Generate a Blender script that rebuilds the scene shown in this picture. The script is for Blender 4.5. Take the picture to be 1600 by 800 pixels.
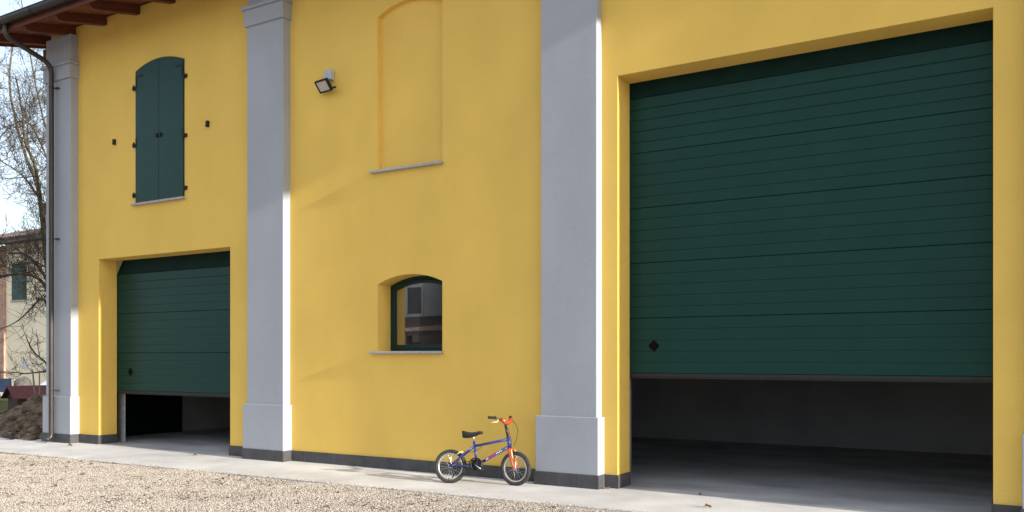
import bpy, bmesh, math, random
import numpy as np
from mathutils import Vector, Matrix, Quaternion
from mathutils.geometry import tessellate_polygon
random.seed(7); np.random.seed(7)
R = math.radians
S = bpy.context.scene
for o in list(bpy.data.objects): bpy.data.objects.remove(o)
C = S.collection

# ------------------------------------------------------------------ camera, sky, sun, exposure
cd = bpy.data.cameras.new('camera'); cam = bpy.data.objects.new('camera', cd); C.objects.link(cam)
cam.location = (0, -9.8, 1.6); cam.rotation_euler = (R(90), 0, R(31.0765))
cd.sensor_width = 36; cd.lens = 30.375; cd.shift_y = 158 / 1600; cd.clip_start = .05; cd.clip_end = 3000
S.camera = cam
SUN_EL, SUN_AZ = 16.5, 2.45            # elevation; degrees in front of the facade plane, from the right
to_sun = Vector((math.cos(R(SUN_EL)) * math.cos(R(SUN_AZ)), -math.cos(R(SUN_EL)) * math.sin(R(SUN_AZ)), math.sin(R(SUN_EL))))
W = bpy.data.worlds.new('World'); S.world = W; W.use_nodes = True
wn = W.node_tree; bg = wn.nodes['Background']
sky = wn.nodes.new('ShaderNodeTexSky'); sky.sky_type = 'NISHITA'; sky.sun_disc = False
sky.sun_elevation = R(SUN_EL); sky.sun_rotation = R(90 + SUN_AZ)
sky.air_density = 1.0; sky.dust_density = 1.7; sky.ozone_density = 1.0; sky.altitude = 50
# a thin even veil of high cloud over the whole sky
wtc = wn.nodes.new('ShaderNodeTexCoord'); wns = wn.nodes.new('ShaderNodeTexNoise'); wns.inputs['Scale'].default_value = 2.6; wns.inputs['Detail'].default_value = 7
wmr = wn.nodes.new('ShaderNodeMapRange'); wmr.inputs[1].default_value = .3; wmr.inputs[2].default_value = .7; wmr.inputs[3].default_value = .45; wmr.inputs[4].default_value = .9
wmx = wn.nodes.new('ShaderNodeMix'); wmx.data_type = 'RGBA'; wmx.inputs['B'].default_value = (2.75, 2.9, 3.2, 1)
wn.links.new(wtc.outputs['Generated'], wns.inputs['Vector']); wn.links.new(wns.outputs['Fac'], wmr.inputs[0]); wn.links.new(wmr.outputs[0], wmx.inputs['Factor'])
wn.links.new(sky.outputs[0], wmx.inputs['A']); wn.links.new(wmx.outputs['Result'], bg.inputs[0]); bg.inputs[1].default_value = .15
sd = bpy.data.lights.new('sun', 'SUN'); sd.energy = 3.2; sd.angle = R(.9); sd.color = (1, .93, .83)
so = bpy.data.objects.new('sun', sd); C.objects.link(so); so.rotation_euler = to_sun.to_track_quat('Z', 'Y').to_euler(); so.location = (30, -5, 20)
S.view_settings.view_transform = 'Standard'; S.view_settings.look = 'None'; S.view_settings.gamma = 1
S.view_settings.use_curve_mapping = False
S.view_settings.exposure = 1.33

# ------------------------------------------------------------------ materials
def mat(name, col, rough=.8, var=.08, vscale=3., bump=0., bscale=200., metal=0., spec=.5, col2=None, detail=6., bdist=.004, coat=0., ramp=(.35, .65), stretch=None, grain=0., stain=0.):
    m = bpy.data.materials.new(name); m.use_nodes = True; nt = m.node_tree; b = nt.nodes['Principled BSDF']
    b.inputs['Roughness'].default_value = rough; b.inputs['Metallic'].default_value = metal
    b.inputs['Specular IOR Level'].default_value = spec; b.inputs['Coat Weight'].default_value = coat
    tc = nt.nodes.new('ShaderNodeTexCoord'); out = tc.outputs['Object']
    geo = nt.nodes.new('ShaderNodeNewGeometry'); out = geo.outputs['Position']
    if stretch:
        mp = nt.nodes.new('ShaderNodeMapping'); mp.inputs['Scale'].default_value = stretch
        nt.links.new(out, mp.inputs[0]); outv = mp.outputs[0]
    else: outv = out
    n = nt.nodes.new('ShaderNodeTexNoise'); n.inputs['Scale'].default_value = vscale; n.inputs['Detail'].default_value = detail
    nt.links.new(outv, n.inputs['Vector'])
    r = nt.nodes.new('ShaderNodeValToRGB')
    a = [max(0, c * (1 - var)) for c in col]; c2 = col2 or [min(1, c * (1 + var)) for c in col]
    r.color_ramp.elements[0].position, r.color_ramp.elements[1].position = ramp
    r.color_ramp.elements[0].color = (*a, 1); r.color_ramp.elements[1].color = (*c2, 1)
    nt.links.new(n.outputs['Fac'], r.inputs[0]); cout = r.outputs[0]
    for amt, sc_, lo, hi in ((grain, 55., .3, .7), (stain, .55, .42, .72)):
        if not amt: continue
        n3 = nt.nodes.new('ShaderNodeTexNoise'); n3.inputs['Scale'].default_value = sc_; n3.inputs['Detail'].default_value = 8; n3.inputs['Roughness'].default_value = .62; nt.links.new(out, n3.inputs['Vector'])
        mr = nt.nodes.new('ShaderNodeMapRange'); mr.inputs[1].default_value = lo; mr.inputs[2].default_value = hi; mr.inputs[3].default_value = 1 + amt*.3; mr.inputs[4].default_value = 1 - amt
        nt.links.new(n3.outputs['Fac'], mr.inputs[0])
        vm = nt.nodes.new('ShaderNodeVectorMath'); vm.operation = 'SCALE'; nt.links.new(cout, vm.inputs[0]); nt.links.new(mr.outputs[0], vm.inputs['Scale']); cout = vm.outputs[0]
    nt.links.new(cout, b.inputs['Base Color'])
    if bump:
        n2 = nt.nodes.new('ShaderNodeTexNoise'); n2.inputs['Scale'].default_value = bscale; n2.inputs['Detail'].default_value = 4
        nt.links.new(out, n2.inputs['Vector'])
        bp = nt.nodes.new('ShaderNodeBump'); bp.inputs['Strength'].default_value = bump; bp.inputs['Distance'].default_value = bdist
        nt.links.new(n2.outputs['Fac'], bp.inputs['Height']); nt.links.new(bp.outputs[0], b.inputs['Normal'])
    return m
M = {}
M['yellow'] = mat('yellow_plaster', (.79, .53, .12), .9, .035, 1.3, .45, 150, spec=.25, bdist=.004, stretch=(1, 1, .5), grain=.09, stain=.06)
M['grey'] = mat('grey_plaster', (.365, .385, .43), .9, .04, 1.6, .45, 150, spec=.25, bdist=.004, stretch=(1, 1, .35), grain=.10, stain=.05)
M['green'] = mat('green_door_paint', (.0018, .038, .030), .38, .05, 2.2, .12, 500, spec=.2, bdist=.001)
M['shutter'] = mat('green_shutter_paint', (.003, .038, .032), .42, .08, 4, .1, 400, spec=.22, bdist=.001)
M['frame'] = mat('green_window_paint', (.003, .026, .020), .45, .08, 4, spec=.3)
M['black'] = mat('black_iron', (.012, .012, .013), .6, .2, 20, spec=.3)
M['rubber'] = mat('black_rubber', (.014, .013, .015), .7, .2, 20)
M['tile'] = mat('charcoal_tile', (.060, .060, .064), .75, .22, 5, .2, 150, bdist=.002)
M['mortar'] = mat('grey_mortar', (.16, .16, .16), .95, .2, 30)
M['sill'] = mat('grey_stone_sill', (.36, .35, .35), .7, .12, 25, .1, 120)
M['concrete'] = mat('pale_concrete', (.60, .585, .56), .9, .12, 1.3, .45, 70, bdist=.005, detail=9, grain=.12, stain=.2)
M['floor'] = mat('garage_concrete', (.46, .46, .46), .8, .2, 1.1, .25, 90, bdist=.003, detail=9, stretch=(.6, 1.6, 1), grain=.1, stain=.25)
M['inner'] = mat('grey_inner_plaster', (.27, .275, .285), .95, .12, 1.0, .3, 60)
M['wood'] = mat('red_brown_wood', (.115, .028, .015), .65, .35, 6, .3, 60, stretch=(8, 1, 8))
M['board'] = mat('orange_brown_boards', (.17, .052, .022), .6, .25, 5, .3, 60, stretch=(1, 8, 8))
M['gutter'] = mat('dark_brown_gutter', (.030, .027, .027), .35, .15, 5, metal=.4, spec=.5)
M['pipe'] = mat('brown_downpipe', (.042, .035, .031), .4, .15, 5, metal=.25, spec=.5)
M['steel'] = mat('galvanised_steel', (.42, .43, .44), .42, .15, 12, metal=.8)
M['roof'] = mat('terracotta_roof', (.34, .12, .06), .9, .4, 4, .5, 20, bdist=.03)
M['box'] = mat('grey_plastic_box', (.42, .45, .50), .5, .05, 10)
M['led'] = mat('pale_led_panel', (.50, .47, .42), .35, .12, 60)
M['header_shade'] = mat('door_green_painted_shade', (.0025, .020, .017), .7, .15, 4, spec=.15)  # darker copy of the door green, with the lintel's shade painted in
M['grip'] = mat('matt_black_plastic', (.004, .004, .004), .8, .1, 10, spec=.1)
M['far_roof'] = mat('weathered_far_tiles', (.13, .10, .085), .95, .35, 5, .5, 20, bdist=.03)
M['dark'] = mat('dark_navy_panel', (.003, .006, .008), .8, .2, 6, spec=.1)
M['gravelbed'] = mat('gravel_bed', (.24, .20, .165), .95, .25, 45, .9, 70, bdist=.025, col2=(.48, .425, .36), detail=10)
M['gravel_bed_far'] = M['gravelbed']
M['dirt'] = mat('brown_earth', (.15, .115, .083), 1, .45, 5, 1., 18, bdist=.05, detail=10, spec=.1)
M['ground'] = mat('bare_ground', (.17, .14, .10), 1, .35, .4, .8, 12, bdist=.05, detail=10, spec=.1)
M['lawn'] = mat('short_grass', (.085, .10, .038), 1, .4, 6, .8, 60, bdist=.04, detail=10, spec=.1)
M['path'] = mat('pale_path', (.50, .46, .41), .9, .12, 1.5, .3, 40)
M['cream'] = mat('cream_plaster', (.84, .75, .56), .9, .06, .8, .2, 60, spec=.2)
M['pink'] = mat('pink_brick_plaster', (.47, .30, .23), .9, .2, 3, .3, 40, spec=.2)
M['fargrey'] = mat('far_grey_plaster', (.50, .49, .47), .9, .08, .8, spec=.2)
M['farglass'] = mat('far_dark_glass', (.02, .022, .026), .15, .2, 3)
M['far_shutter'] = mat('far_green_shutter', (.03, .075, .065), .6, .2, 6)
M['bark'] = mat('grey_green_bark', (.07, .06, .042), 1, .35, 9, .6, 40, bdist=.02, spec=.1, col2=(.15, .13, .075))
M['twig'] = mat('brown_twigs', (.085, .075, .062), 1, .4, 8, spec=.1)
M['redroof'] = mat('dark_red_felt_roof', (.115, .030, .028), .8, .25, 12, .3, 80)
M['kennelwood'] = mat('dark_brown_planks', (.060, .032, .024), .8, .3, 8, .3, 40)
M['blue'] = mat('navy_blue_plastic', (.010, .024, .06), .5, .2, 6)
M['sack'] = mat('grey_sacking', (.10, .095, .085), .9, .3, 12, .5, 30, bdist=.02)
M['sheet'] = mat('pale_blue_plastic_sheet', (.55, .66, .74), .35, .1, 5, .4, 12, bdist=.03)
M['stake'] = mat('weathered_stake_wood', (.24, .19, .14), .9, .3, 20)
M['plaque'] = mat('pale_grey_plaque', (.55, .55, .57), .5, .05, 5)
M['litter'] = mat('brown_litter', (.10, .068, .045), .9, .35, 40)
M['leaf'] = mat('dry_brown_leaf', (.16, .075, .035), .8, .35, 40)
M['bike_blue'] = mat('blue_bike_paint', (.014, .030, .20), .35, .06, 10, spec=.5, coat=.4)
M['bike_red'] = mat('red_bike_paint', (.46, .05, .02), .4, .06, 10, spec=.5, coat=.4)
M['bike_yellow'] = mat('pale_yellow_plastic', (.62, .47, .20), .5, .06, 10)
M['tyre'] = mat('grey_black_tyre', (.042, .040, .038), .85, .25, 30, .8, 260, bdist=.004)
M['rim'] = mat('silver_rim', (.55, .55, .55), .35, .1, 20, metal=.7)
M['saddle'] = mat('black_saddle_vinyl', (.012, .012, .013), .45, .15, 20)
M['decal_white'] = mat('white_decal', (.75, .75, .78), .4, .05, 10)
M['decal_red'] = mat('red_decal', (.6, .05, .1), .4, .05, 10)

def glass_mat():
    m = bpy.data.materials.new('window_glass'); m.use_nodes = True; nt = m.node_tree
    for n in list(nt.nodes): nt.nodes.remove(n)
    o = nt.nodes.new('ShaderNodeOutputMaterial'); mx = nt.nodes.new('ShaderNodeMixShader')
    g = nt.nodes.new('ShaderNodeBsdfGlossy'); g.inputs['Roughness'].default_value = .012
    t = nt.nodes.new('ShaderNodeBsdfTransparent'); t.inputs[0].default_value = (.75, .78, .77, 1)
    f = nt.nodes.new('ShaderNodeFresnel'); f.inputs[0].default_value = 1.65
    # double glazing: two panes, four surfaces
    ma = nt.nodes.new('ShaderNodeMath'); ma.operation = 'MULTIPLY'; ma.inputs[1].default_value = .52; ma.use_clamp = True
    nt.links.new(f.outputs[0], ma.inputs[0]); nt.links.new(ma.outputs[0], mx.inputs[0])
    nt.links.new(t.outputs[0], mx.inputs[1]); nt.links.new(g.outputs[0], mx.inputs[2]); nt.links.new(mx.outputs[0], o.inputs[0])
    return m
M['glass'] = glass_mat()

def pebble_mat():
    m = bpy.data.materials.new('beige_pebbles'); m.use_nodes = True; nt = m.node_tree; b = nt.nodes['Principled BSDF']
    a = nt.nodes.new('ShaderNodeAttribute'); a.attribute_name = 'stone'
    r = nt.nodes.new('ShaderNodeValToRGB'); e = r.color_ramp.elements
    e[0].position = 0; e[0].color = (.12, .095, .08, 1); e[1].position = 1; e[1].color = (.58, .55, .51, 1)
    for p, c in ((.10, (.26, .22, .18)), (.32, (.40, .35, .295)), (.6, (.46, .41, .35)), (.82, (.50, .455, .40))):
        k = e.new(p); k.color = (*c, 1)
    nt.links.new(a.outputs['Fac'], r.inputs[0]); nt.links.new(r.outputs[0], b.inputs['Base Color']); b.inputs['Roughness'].default_value = .85
    b.inputs['Specular IOR Level'].default_value = .25
    return m
M['pebble'] = pebble_mat()

# ------------------------------------------------------------------ mesh helpers
class MB:
    def __init__(s): s.v = []; s.f = []
    def add(s, v, f):
        o = len(s.v); s.v += [tuple(p) for p in v]; s.f += [tuple(i + o for i in q) for q in f]; return s
    def box(s, x0, x1, y0, y1, z0, z1, m=None):
        v = [(x0,y0,z0),(x1,y0,z0),(x1,y1,z0),(x0,y1,z0),(x0,y0,z1),(x1,y0,z1),(x1,y1,z1),(x0,y1,z1)]
        if m is not None: v = [m @ Vector(p) for p in v]
        return s.add(v, [(0,3,2,1),(4,5,6,7),(0,1,5,4),(1,2,6,5),(2,3,7,6),(3,0,4,7)])
    def tube(s, pts, rad, n=8, cap=True, closed=False):
        P = [Vector(p) for p in pts]; k = len(P)
        if not hasattr(rad, '__len__'): rad = [rad] * k
        rings = []; up = None
        for i, p in enumerate(P):
            if closed: d = P[(i + 1) % k] - P[i - 1]
            else: d = P[min(i + 1, k - 1)] - P[max(i - 1, 0)]
            d.normalize()
            if up is None: up = Vector((0,0,1)) if abs(d.z) < .9 else Vector((1,0,0))
            a = d.cross(up); 
            if a.length < 1e-4: a = d.orthogonal()
            a.normalize(); b = d.cross(a); up = -b if False else up
            rings.append([p + (a * math.cos(2*math.pi*j/n) + b * math.sin(2*math.pi*j/n)) * rad[i] for j in range(n)])
        v = [q for r in rings for q in r]; f = []
        for i in range(k if closed else k - 1):
            A = i * n; B = ((i + 1) % k) * n
            for j in range(n): f.append((A + j, A + (j+1) % n, B + (j+1) % n, B + j))
        if cap and not closed: f.append(tuple(range(n))[::-1]); f.append(tuple((k-1)*n + j for j in range(n)))
        return s.add(v, f)
    def prism(s, poly, a, b, m=None):      # poly in (x, z), extruded along y from a to b
        n = len(poly); v = [(x, a, z) for x, z in poly] + [(x, b, z) for x, z in poly]
        if m is not None: v = [m @ Vector(p) for p in v]
        return s.add(v, [tuple(range(n)), tuple(range(2*n-1, n-1, -1))] + [(i, i+n, (i+1) % n + n, (i+1) % n) for i in range(n)])
    def xprism(s, poly, a, b):             # poly in (y, z), extruded along x
        n = len(poly); v = [(a, y, z) for y, z in poly] + [(b, y, z) for y, z in poly]
        return s.add(v, [tuple(range(n))[::-1], tuple(range(n, 2*n))] + [(i, (i+1) % n, (i+1) % n + n, i+n) for i in range(n)])
    def build(s, name, m, parent=None, smooth=False, bevel=0, seg=2):
        me = bpy.data.meshes.new(name); me.from_pydata(s.v, [], s.f); me.update()
        bm = bmesh.new(); bm.from_mesh(me); bmesh.ops.recalc_face_normals(bm, faces=bm.faces); bm.to_mesh(me); bm.free()
        me.materials.append(M[m])
        o = bpy.data.objects.new(name, me); C.objects.link(o)
        if smooth:
            for p in me.polygons: p.use_smooth = True
        if bevel:
            b = o.modifiers.new('bevel', 'BEVEL'); b.width = bevel; b.segments = seg; b.limit_method = 'ANGLE'; b.angle_limit = R(40)
        if parent: o.parent = parent
        return o
def empty(name, loc=(0,0,0), rz=0):
    o = bpy.data.objects.new(name, None); C.objects.link(o); o.location = loc; o.rotation_euler = (0,0,rz); o.empty_display_size = .2; return o
def tag(o, label, cat, group=None, kind=None):
    o['label'] = label; o['category'] = cat
    if group: o['group'] = group
    if kind: o['kind'] = kind
    return o
def struct(o): o['kind'] = 'structure'; return o
def link_copy(src, name, parent=None):
    c = bpy.data.objects.new(name, src.data); C.objects.link(c)
    if parent: c.parent = parent
    return c
GZ = -.02                                   # pavement level
def edge_y(x): return -1.62 + .024 * (x + 15.2)   # line where pavement meets gravel

# ------------------------------------------------------------------ ground
struct(MB().add([(-700,-700,-.16),(700,-700,-.16),(700,700,-.16),(-700,700,-.16)], [(0,1,2,3)]).build('ground', 'ground'))
v = []; xs = [-16.95, -12, -8, -4, 0, 6, 12]
pv = MB()
pv.add([(x, y, z) for x in (-19.0, 8) for (y, z) in ((0.02, GZ), (edge_y(x), GZ - .012), (edge_y(x), -.2))], [(0,1,4,3),(1,2,5,4)])
struct(pv.build('pavement', 'concrete'))
struct(MB().add([(-40,-40,-.064),(40,-40,-.064),(40,edge_y(40),-.064),(-40,edge_y(-40),-.064)], [(0,1,2,3)]).build('gravel_yard', 'gravelbed'))
struct(MB().add([(-15.95,.02,GZ),(.35,.02,GZ),(.35,6.5,GZ),(-15.95,6.5,GZ)], [(0,1,2,3)]).build('garage_floor', 'floor'))
struct(MB().add([(-38.5,-3,-.10),(-19.05,-3,-.10),(-19.05,20,-.10),(-38.5,20,-.10)][::1], [(0,1,2,3)]).build('lawn', 'lawn'))
struct(MB().add([(-46.5,-12,-.12),(-38.5,-12,-.12),(-38.5,40,-.12),(-46.5,40,-.12)], [(0,1,2,3)]).build('path', 'path'))
# kerb between lawn and path
struct(MB().box(-38.75, -38.45, -12, 40, -.15, -.02).build('kerb', 'path'))

# ------------------------------------------------------------------ the building
B = tag(empty('farm_building', (0,0,0)), 'yellow plastered farm building with grey pilasters and green garage doors', 'building')
XL, XR, YB, WT = -16.30, .765, 6.85, .37
def arch(x0, x1, zb, zs, rise, n=14):
    w = x1 - x0; r = (w*w/4 + rise*rise) / (2*rise); cx, cz = (x0+x1)/2, zs + rise - r; a = math.asin(w/2/r)
    return [(x0, zb), (x1, zb)] + [(cx + r*math.sin(a - 2*a*i/n), cz + r*math.cos(a - 2*a*i/n)) for i in range(n+1)]
BIG = (-4.385, -.336, 5.07); SML = (-14.88, -11.33, 3.42)
WIN = arch(-8.20, -7.04, 1.68, 2.66, .125); BLI = arch(-8.20, -7.04, 4.31, 6.57, .145); SHU = arch(-13.78, -12.47, 4.35, 6.72, .13)
doorA = [(BIG[0], -.1), (BIG[1], -.1), (BIG[1], BIG[2]), (BIG[0], BIG[2])]
doorB = [(SML[0], -.1), (SML[1], -.1), (SML[1], SML[2]), (SML[0], SML[2])]
WTOP = 7.88
outer = [(XL, -.1), (SML[0], -.1), (SML[0], SML[2]), (SML[1], SML[2]), (SML[1], -.1), (BIG[0], -.1), (BIG[0], BIG[2]), (BIG[1], BIG[2]), (BIG[1], -.1), (XR, -.1), (XR, WTOP), (XL, WTOP)]
w = MB()
def poly_face(loops, y, mb):
    pts = [p for l in loops for p in l]
    tri = tessellate_polygon([[Vector((x, z, 0)) for x, z in l] for l in loops])
    mb.add([(x, y, z) for x, z in pts], [tuple(t) for t in tri])
def ring(loop, y0, y1, mb):
    n = len(loop); mb.add([(x, y0, z) for x, z in loop] + [(x, y1, z) for x, z in loop], [(i, (i+1) % n, (i+1) % n + n, i + n) for i in range(n)])
poly_face([outer, WIN, BLI, SHU], 0, w); poly_face([outer, WIN], WT, w)
ring(outer, 0, WT, w); ring(WIN, 0, WT, w); ring(BLI, 0, .075, w); ring(SHU, 0, .1, w)
poly_face([BLI], .075, w); poly_face([SHU], .1, w)
wall = w.build('wall', 'yellow', B)
bm = bmesh.new(); bm.from_mesh(wall.data); bmesh.ops.remove_doubles(bm, verts=bm.verts, dist=1e-4); bmesh.ops.recalc_face_normals(bm, faces=bm.faces); bm.to_mesh(wall.data); bm.free()
bv = wall.modifiers.new('bevel', 'BEVEL'); bv.width = .009; bv.segments = 2; bv.limit_method = 'ANGLE'; bv.angle_limit = R(50)
# gable ends, rear wall, partition, ceiling
EAVE = 7.90; SL = .25; RIDGE_Y = YB / 2
for x0, x1, nm in ((XL, XL + .35, 'l'), (XR - .35, XR, 'r')):
    MB().xprism([(WT, -.1), (YB - .3, -.1), (YB - .3, EAVE - .02), (RIDGE_Y, EAVE + SL*RIDGE_Y - .1), (WT, EAVE - .02 + WT*SL - .05)], x0, x1).build('gable_wall', 'yellow', B)
MB().box(XL, XR, YB - .3, YB, -.1, EAVE - .02).build('rear_wall', 'yellow', B)
inn = MB()
inn.box(XL + .352, XR - .352, YB - .33, YB - .302, -.1, 5.55)              # rear lining
inn.box(-9.10, -8.90, WT + .002, YB - .332, -.1, 5.55)                     # partition
inn.box(XL + .352, XL + .375, WT + .002, YB - .332, -.1, 5.55); inn.box(XR - .375, XR - .352, WT + .002, YB - .332, -.1, 5.55)
inn.build('inner_wall', 'inner', B)
MB().box(XL + .352, XR - .352, WT + .003, YB - .302, 5.553, 5.75).build('ceiling', 'inner', B)
MB().box(XL + .378, XL + .42, .62, 2.62, GZ, 2.5).build('inner_door', 'dark', B)
# plinth: mortar strip with tiles
def tiles_x(par, x0, x1, y, z1=.145, L=.30, first=None):
    d = .016; x = x0; k = 0
    while x < x1 - .005:
        l = L if not (k == 0 and first) else first
        xe = min(x + l, x1)
        if x1 - xe < .05: xe = x1
        jz = random.uniform(-.0015, .0015); jy = random.uniform(0, .003)
        MB().box(x + .0015, xe - .0015, y - d + jy, y - .001, -.05, z1 + jz).build('tile', 'tile', par); x = xe; k += 1
def tiles_y(par, x, side, y0, y1, z1=.145, L=.30):
    y = y0
    while y < y1 - .005:
        ye = min(y + L, y1)
        if y1 - ye < .05: ye = y1
        a, b = (x + .001, x + .016) if side > 0 else (x - .016, x - .001)
        MB().box(a, b, y + .0015, ye - .0015, -.05, z1).build('tile', 'tile', par); y = ye
pl = MB()
segs = [(-15.475, SML[0] , None), (SML[1], -10.83, None), (-9.935, -5.445, .28), (-4.56, BIG[0], None), (BIG[1], -.086, None)]
for a, b, f in segs:
    plinth = MB().box(a + .003, b - .003, -.006, .002, -.05, .138).build('plinth', 'mortar', B); tiles_x(plinth, a, b, -.006, first=f)
    for q, sg, yy in ((SML[0], 1, b), (BIG[0], 1, b), (SML[1], -1, a), (BIG[1], -1, a)):
        if abs(q - yy) < 1e-6: tiles_y(plinth, q, sg, -.02, WT)

# pilasters
for (x0, x1) in ((-16.325, -15.52), (-10.765, -9.965), (-5.386, -4.60), (-.024, .79)):
    p = MB().box(x0, x1, -.15, .02, .83, 6.88).box(x0, x1, -.15, .02, 7.16, 7.70).build('pilaster', 'grey', B, bevel=.008)
    b0, b1 = x0 - .062, x1 + .036
    MB().box(b0, b1, -.185, .03, .142, .855).build('base', 'grey', p, bevel=.008)
    c = MB(); c.box(x0 - .035, x1 + .035, -.19, .025, 6.87, 7.125); c.box(x0 - .075, x1 + .06, -.225, .03, 7.127, 7.18)
    c.build('capital', 'grey', p, bevel=.006)
    MB().box(b0 + .004, b1 - .004, -.18, .025, -.05, .14).build('plinth', 'mortar', p)
    tiles_x(p, b0 - .012, b1 + .012, -.18 - .004, L=.305)
    tiles_y(p, b1 - .004, 1, -.185, -.002, z1=.143); tiles_y(p, b0 + .004, -1, -.185, -.002, z1=.143)

# sectional garage doors
def garage_door(x0, x1, seams, top, bottom, opening_top, handle, ribs=5, off=.0):
    y = WT + .012
    d = MB().box(x0 - .04, x1 + .04, y + .05, y + .062, bottom + .02, opening_top + .06)      # backing sheet
    door = d.build('garage_door', 'dark', B)
    MB().box(x0 - .04, x1 + .04, y + .012, y + .048, top + .004, opening_top + .06).build('shaded_top_panel', 'header_shade', door)  # top strip of the door; shade under the lintel is put into its colour
    zs = [bottom + .045] + seams + [top]
    for z0, z1 in zip(zs[:-1], zs[1:]):
        h = (z1 - z0); a, b = z0 + .0015, z1 - .0015; prof = []
        n = ribs; step = (b - a) / n
        for i in range(n):
            q0 = a + i*step; q1 = q0 + step
            if i == 0: prof += [(y + .006, q0), (y, q0 + .007)]
            else: prof += [(y, q0 + .002)]
            if i < n - 1: prof += [(y, q1 - .014), (y + .0055, q1 - .001), (y + .0055, q1 + .0005)]
            else: prof += [(y, q1 - .005), (y + .006, q1)]
        prof += [(y + .045, b), (y + .045, a)]
        MB().xprism(prof, x0 - .035, x1 + .035).build('panel', 'green', door)
    MB().box(x0 - .035, x1 + .035, y - .004, y + .048, bottom, bottom + .045).build('bottom_seal', 'rubber', door, bevel=.006)
    MB().box(x0 - .03, x1 + .03, y + .006, y + .03, bottom - .018, bottom - .001).build('seal_lip', 'rubber', door)
    hx, hz = handle
    hd = MB().prism([(hx - .076, hz), (hx, hz - .076), (hx + .076, hz), (hx, hz + .076)], y - .012, y + .004).build('handle', 'grip', door, bevel=.006)
    MB().box(hx - .04, hx + .03, y - .030, y - .0125, hz - .022, hz + .022).build('grip', 'grip', hd, bevel=.006)
    for s, xx in ((1, x0 - .005 - off), (-1, x1 + .005 + off)):
        t = MB().box(min(xx, xx - s*.09), max(xx, xx - s*.09), y + .075, y + .09, GZ, opening_top)
        t.box(xx + s*.02 - .0015, xx + s*.02 + .0015, y + .064, y + .13, GZ, opening_top + .2)
        t.box(min(xx - s*.001, xx + s*.055), max(xx - s*.001, xx + s*.055), y + .131, y + .134, GZ, opening_top + .2)
        t.build('track', 'steel', door)
    return door
garage_door(BIG[0], BIG[1], [1.397 + .6945*i for i in (1, 2, 3, 4)], 4.87, 1.352, BIG[2], (-4.06, 1.74), off=.09)
gd2 = garage_door(SML[0], SML[1], [1.68, 2.418], 3.16, .925, SML[2], (-14.49, 1.325))
MB().prism([(SML[0] + .01, 3.43), (SML[0] + .2, 3.43), (SML[0] + .01, 3.16)], WT - .012, WT - .004).build('corner_bracket', 'steel', gd2)

# sills
def sill(x0, x1, zt, par=B, out=.06, back=.05, th=.036):
    return MB().box(x0, x1, -out, back, zt - th, zt).build('sill', 'sill', par, bevel=.004)
sill(-8.31, -7.02, 4.325); 
sill(-13.86, -12.43, 4.352)
# arched window
wf = MB()
def arch_frame(mb, x0, x1, zb, zs, rise, t, ya, yb, tb=None):
    o = arch(x0, x1, zb, zs, rise); w0 = x1 - x0
    i = arch(x0 + t, x1 - t, zb + (tb or t), zs - t*.75, rise*.88)
    n = len(o); v = [(x, ya, z) for x, z in o] + [(x, ya, z) for x, z in i] + [(x, yb, z) for x, z in o] + [(x, yb, z) for x, z in i]
    f = []
    for k in range(n):
        j = (k + 1) % n
        f += [(k, j, j + n, k + n), (k + 2*n, k + 3*n, j + 3*n, j + 2*n), (k + n, j + n, j + 3*n, k + 3*n), (k, k + 2*n, j + 2*n, j)]
    mb.add(v, f); return i
arch_frame(wf, -8.203, -7.037, 1.682, 2.656, .13, .042, .30, .36)
window = wf.build('window', 'frame', B, bevel=.004)
sf = MB(); arch_frame(sf, -8.163, -7.077, 1.722, 2.618, .115, .048, .287, .345, tb=.06); sf.build('sash', 'frame', window, bevel=.004)
pn = MB(); pi = arch(-8.12, -7.12, 1.775, 2.595, .10)
pn.add([(x, .32, z) for x, z in pi], [tuple(range(len(pi)))]); pn.build('pane', 'glass', window)
sill(-8.31, -7.02, 1.686, window, back=.30)

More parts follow.
